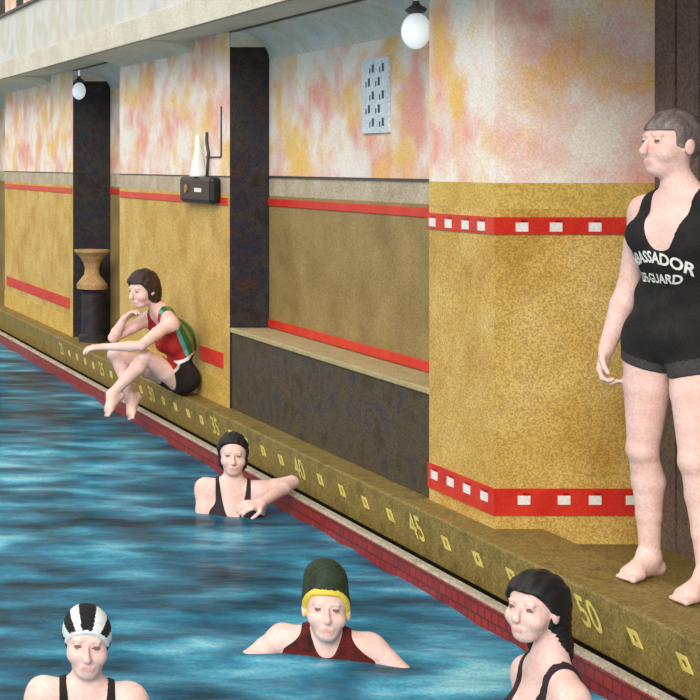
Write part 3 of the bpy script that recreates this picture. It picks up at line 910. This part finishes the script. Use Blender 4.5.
# ---- swimmers: head above the water, trunk and legs below
def swim_body(g, headc, fwd, tilt, shw=.165, s=.97, sh_drop=.205, lean=.0, ndrop=.165, nback=.015):
    fwd = nrm(fwd); rv = np.array([fwd[1], -fwd[0], 0]); U = np.array([0, 0, 1.])
    neck = headc-U*ndrop*s-fwd*nback
    chest = neck-U*.20*s-fwd*lean; pel = chest-U*.33*s-fwd*lean
    shL, shR = neck-U*(sh_drop-ndrop)*s-rv*shw, neck-U*(sh_drop-ndrop)*s+rv*shw
    f1, f2 = add_torso(g, pel, chest, neck, shL, shR, rv, rv, headc, True, s)
    for q in (-1, 1):
        kn = pel+rv*q*.11-U*.36+fwd*.16
        add_leg(g, pel+rv*q*.085-U*.03, kn, kn-U*.30-fwd*.22, .92, -fwd)
        add_foot(g, kn-U*.30-fwd*.22, fwd*.3-U, fwd, .9)
    return dict(fwd=fwd, rv=rv, U=U, neck=neck, chest=chest, pel=pel, shL=shL, shR=shR, f2=f2)

def suit_std(g, b, o, origin, mat, neck_f=.10, strap=.085, sw=.012, top=.30):
    hem = lambda r, f, u, rs: (-.44+np.maximum(r-.03, 0)*.7)-u
    D, L = suit_field(g, b['f2'], b['chest'], top, neck_f, .05, strap, sw, hem, arm_u=neck_f-.01)
    return net_obj('swimsuit', D, g, mat, origin, o)[0]

# ---- 3. swimmer at the edge with an elbow on the gutter
def edge_swimmer():
    g = Figure(.005); Y = 8.40
    headc = np.array(at(233, 455, Y)); fwd = (-.30, -.95, 0)
    b = swim_body(g, headc, fwd, 0, .135, .97, .185)
    hfr = frame((-.30, -.93, -.05), (.0, 0, 1)); add_head(g, headc, hfr, .89, True, ears=False)
    elL, wrL = np.array(at(292, 482, 8.40)), np.array(at(262, 503, 8.16))
    add_arm(g, b['shL'], elL, wrL); add_hand(g, wrL, (-1, -.3, -.1), (0, .5, -1), (0, -1, 1), .95, .6)
    elR, wrR = b['shR']+np.array([-.04, -.06, -.24]), b['shR']+np.array([.10, -.22, -.30])
    add_arm(g, b['shR'], elR, wrR); add_hand(g, wrR, (1, -.4, 0), (0, .5, -1), (0, -1, 1), .95, .6)
    O = tuple(headc); o, F = finish(g, 'person', O, 'dark-haired swimmer at the pool edge, one elbow on the gutter')
    suit_std(g, b, o, O, M['darkcloth'], .035, .080, .007)
    hg = HeadGrid(headc-.2, headc+.19, .005)
    D, _ = hair_shell(hg, headc, hfr, .91, lambda p: np.minimum(np.maximum(p[..., 1]-.09, .094-p[..., 2]), np.maximum(p[..., 1]-.012-np.maximum(p[..., 2]-.02, 0)*.9, -.10-p[..., 2])), .013, lambda p, d: smin(d, np.linalg.norm((p-np.array([0, -.05, -.05]))/np.array([.080, .062, .07]), axis=-1)*.066-.066, .03), .0018)
    net_obj('hair', D, hg, M['hair_black'], O, o)
edge_swimmer()

# ---- 4. swimmer in mid pool with the tall dark cap
def cap_swimmer():
    g = Figure(.005); Y = 5.92
    headc = np.array(at(326, 610, Y)); fwd = (-.40, -.92, 0)
    b = swim_body(g, headc, fwd, 0, .150, .97, .135, ndrop=.115, nback=.05)
    hfr = frame((-.32, -.93, .10), (0, 0, 1)); add_head(g, headc, hfr, .97, True)
    elR, wrR = np.array(at(263, 645, 5.86)), np.array(at(252, 650, 5.62))
    elR = b['shR']+np.array([-.15, -.04, -.075]); wrR = elR+np.array([-.06, -.20, -.03])
    add_arm(g, b['shR'], elR, wrR); add_hand(g, wrR, (.4, -.9, -.1), (0, .2, -1), (1, 0, 0), .95, .4)
    elL = b['shL']+np.array([.10, -.08, -.085]); wrL = elL+np.array([.0, -.20, -.05])
    add_arm(g, b['shL'], elL, wrL); add_hand(g, wrL, (-.4, -.9, -.1), (0, .2, -1), (-1, 0, 0), .95, .4)
    O = tuple(headc); o, F = finish(g, 'person', O, 'swimmer in mid pool in a tall dark green cap and dark red suit')
    suit_std(g, b, o, O, M['maroon'], .135, .074, .012)
    hg = HeadGrid(headc-.22, headc+.24, .005)
    def extra(p, d):
        q = p-np.array([0, -.035, .110]); r = np.array([.078, .080, .078])
        k0 = np.linalg.norm(q/r, axis=-1); k1 = np.linalg.norm(q/(r*r), axis=-1)+1e-9
        return smin(d, k0*(k0-1)/k1, .03)
    reg = lambda p: np.minimum(np.maximum(p[..., 1]-.10, .058-p[..., 2]+np.maximum(p[..., 1]-.05, 0)*.2), np.maximum(p[..., 1]-.010-np.maximum(p[..., 2], 0)*.9, -.065-p[..., 2]))
    D, _ = hair_shell(hg, headc, hfr, .97, reg, .013, extra)
    cap, V, Q = net_obj('swim_cap', D, hg, [M['capgreen'], M['capyellow']], O, o,
        slot=lambda C: (reg(((C-headc)@hfr.T)/.97) > -.022).astype(int)*((((C-headc)@hfr.T)[:, 2] > -.05) & (((C-headc)@hfr.T)[:, 1] > -.01)))
    cap['label'] = 'tall dark green cap with a yellow brim'
cap_swimmer()

# ---- 5. swimmer near the camera with the striped cap
def striped_swimmer():
    g = Figure(.005); Y = 5.0
    headc = np.array(at(87, 642, Y)); fwd = (-.22, -.97, 0)
    b = swim_body(g, headc, fwd, 0, .130, .95, .18)
    hfr = frame((-.24, -.95, -.08), (0, 0, 1)); s = .90; add_head(g, headc, hfr, s, True, ears=False)
    for q, sh in ((1, b['shR']), (-1, b['shL'])):
        el = sh+b['rv']*q*.10+np.array([0, 0, -.24]); wr = el+b['fwd']*.22-b['rv']*q*.05+np.array([0, 0, .02])
        add_arm(g, sh, el, wr); add_hand(g, wr, b['fwd']-b['rv']*q*.3, (0, 0, -1), -b['rv']*q, .95, .4)
    O = tuple(headc); o, F = finish(g, 'person', O, 'swimmer in a black and white striped cap with black shoulder straps')
    suit_std(g, b, o, O, M['blackcloth'], .03, .075, .009)
    hg = HeadGrid(headc-.2, headc+.2, .0045)
    reg = lambda p: np.minimum(np.maximum(p[..., 1]-.10, .078-p[..., 2]), np.maximum(p[..., 1]-.030-np.maximum(p[..., 2], 0)*.9, -.075-p[..., 2]))
    D, _ = hair_shell(hg, headc, hfr, s, reg, .009)
    def stripes(C):
        l = ((C-headc)@hfr.T)/s
        a = np.degrees(np.arctan2(l[:, 0], l[:, 2]-.0))
        out = (np.abs(((a+180) % 44)-22) < 11).astype(int)
        out[(np.abs(a) < 13)] = 0
        out[(reg(l) > -.012) & (l[:, 1] > 0)] = 1
        out[l[:, 2] < .0] = 0
        return out
    cap, _, _ = net_obj('swim_cap', D, hg, [M['blackcloth'], M['capwhite']], O, o, slot=stripes)
    cap['label'] = 'black and white striped bathing cap'
striped_swimmer()

# ---- 6. long-haired swimmer by the edge at the right
def long_hair_swimmer():
    g = Figure(.005); Y = 5.25
    headc = np.array(at(533, 609, Y)); fwd = nrm((-.995, .02, 0))
    b = swim_body(g, headc+np.array([.055, 0, 0]), fwd, 0, .135, .95, .255, nback=.0, ndrop=.175)
    hfr = frame((-.88, -.58, .04), (.06, 0, 1)); s = .93; add_head(g, headc, hfr, s, True)
    for q, sh in ((1, b['shR']), (-1, b['shL'])):
        el = sh+b['rv']*q*.06+np.array([0, 0, -.25]); wr = el+b['fwd']*.22+np.array([0, 0, .03])
        add_arm(g, sh, el, wr); add_hand(g, wr, b['fwd'], (0, 0, -1), -b['rv']*q, .95, .4)
    O = tuple(headc); o, F = finish(g, 'person', O, 'swimmer with long loose black hair beside the red tiled pool edge')
    suit_std(g, b, o, O, M['darkcloth'], -.03, .088, .006)
    hg = HeadGrid(headc-np.array([.25, .25, .42]), headc+np.array([.33, .25, .19]), .0055)
    def extra(p, d):
        P = hg.points(); dd = d
        for a, c, ra, rb in (((0, -.07, .03), (0, -.125, -.14), .085, .066), ((0, -.125, -.14), (-.02, -.20, -.36), .066, .030), ((.0, -.05, .05), (-.055, -.07, -.12), .07, .04)):
            a = np.array(a); c = np.array(c); ba = c-a; pa = p-a
            t = np.clip((pa@ba)/(ba@ba), 0, 1)
            dd = smin(dd, np.linalg.norm(pa-t[..., None]*ba, axis=-1)-(ra+(rb-ra)*t), .03)
        return dd
    reg = lambda p: np.minimum(np.maximum(p[..., 1]-.10, .066-p[..., 2]), np.maximum(p[..., 1]-.006-np.maximum(p[..., 2], 0)*.95, -.45-p[..., 2]))
    D, _ = hair_shell(hg, headc, hfr, s, reg, .016, extra, .0022)
    h, _, _ = net_obj('hair', D, hg, M['hair_black'], O, o); h['label'] = 'long loose black hair'
long_hair_swimmer()
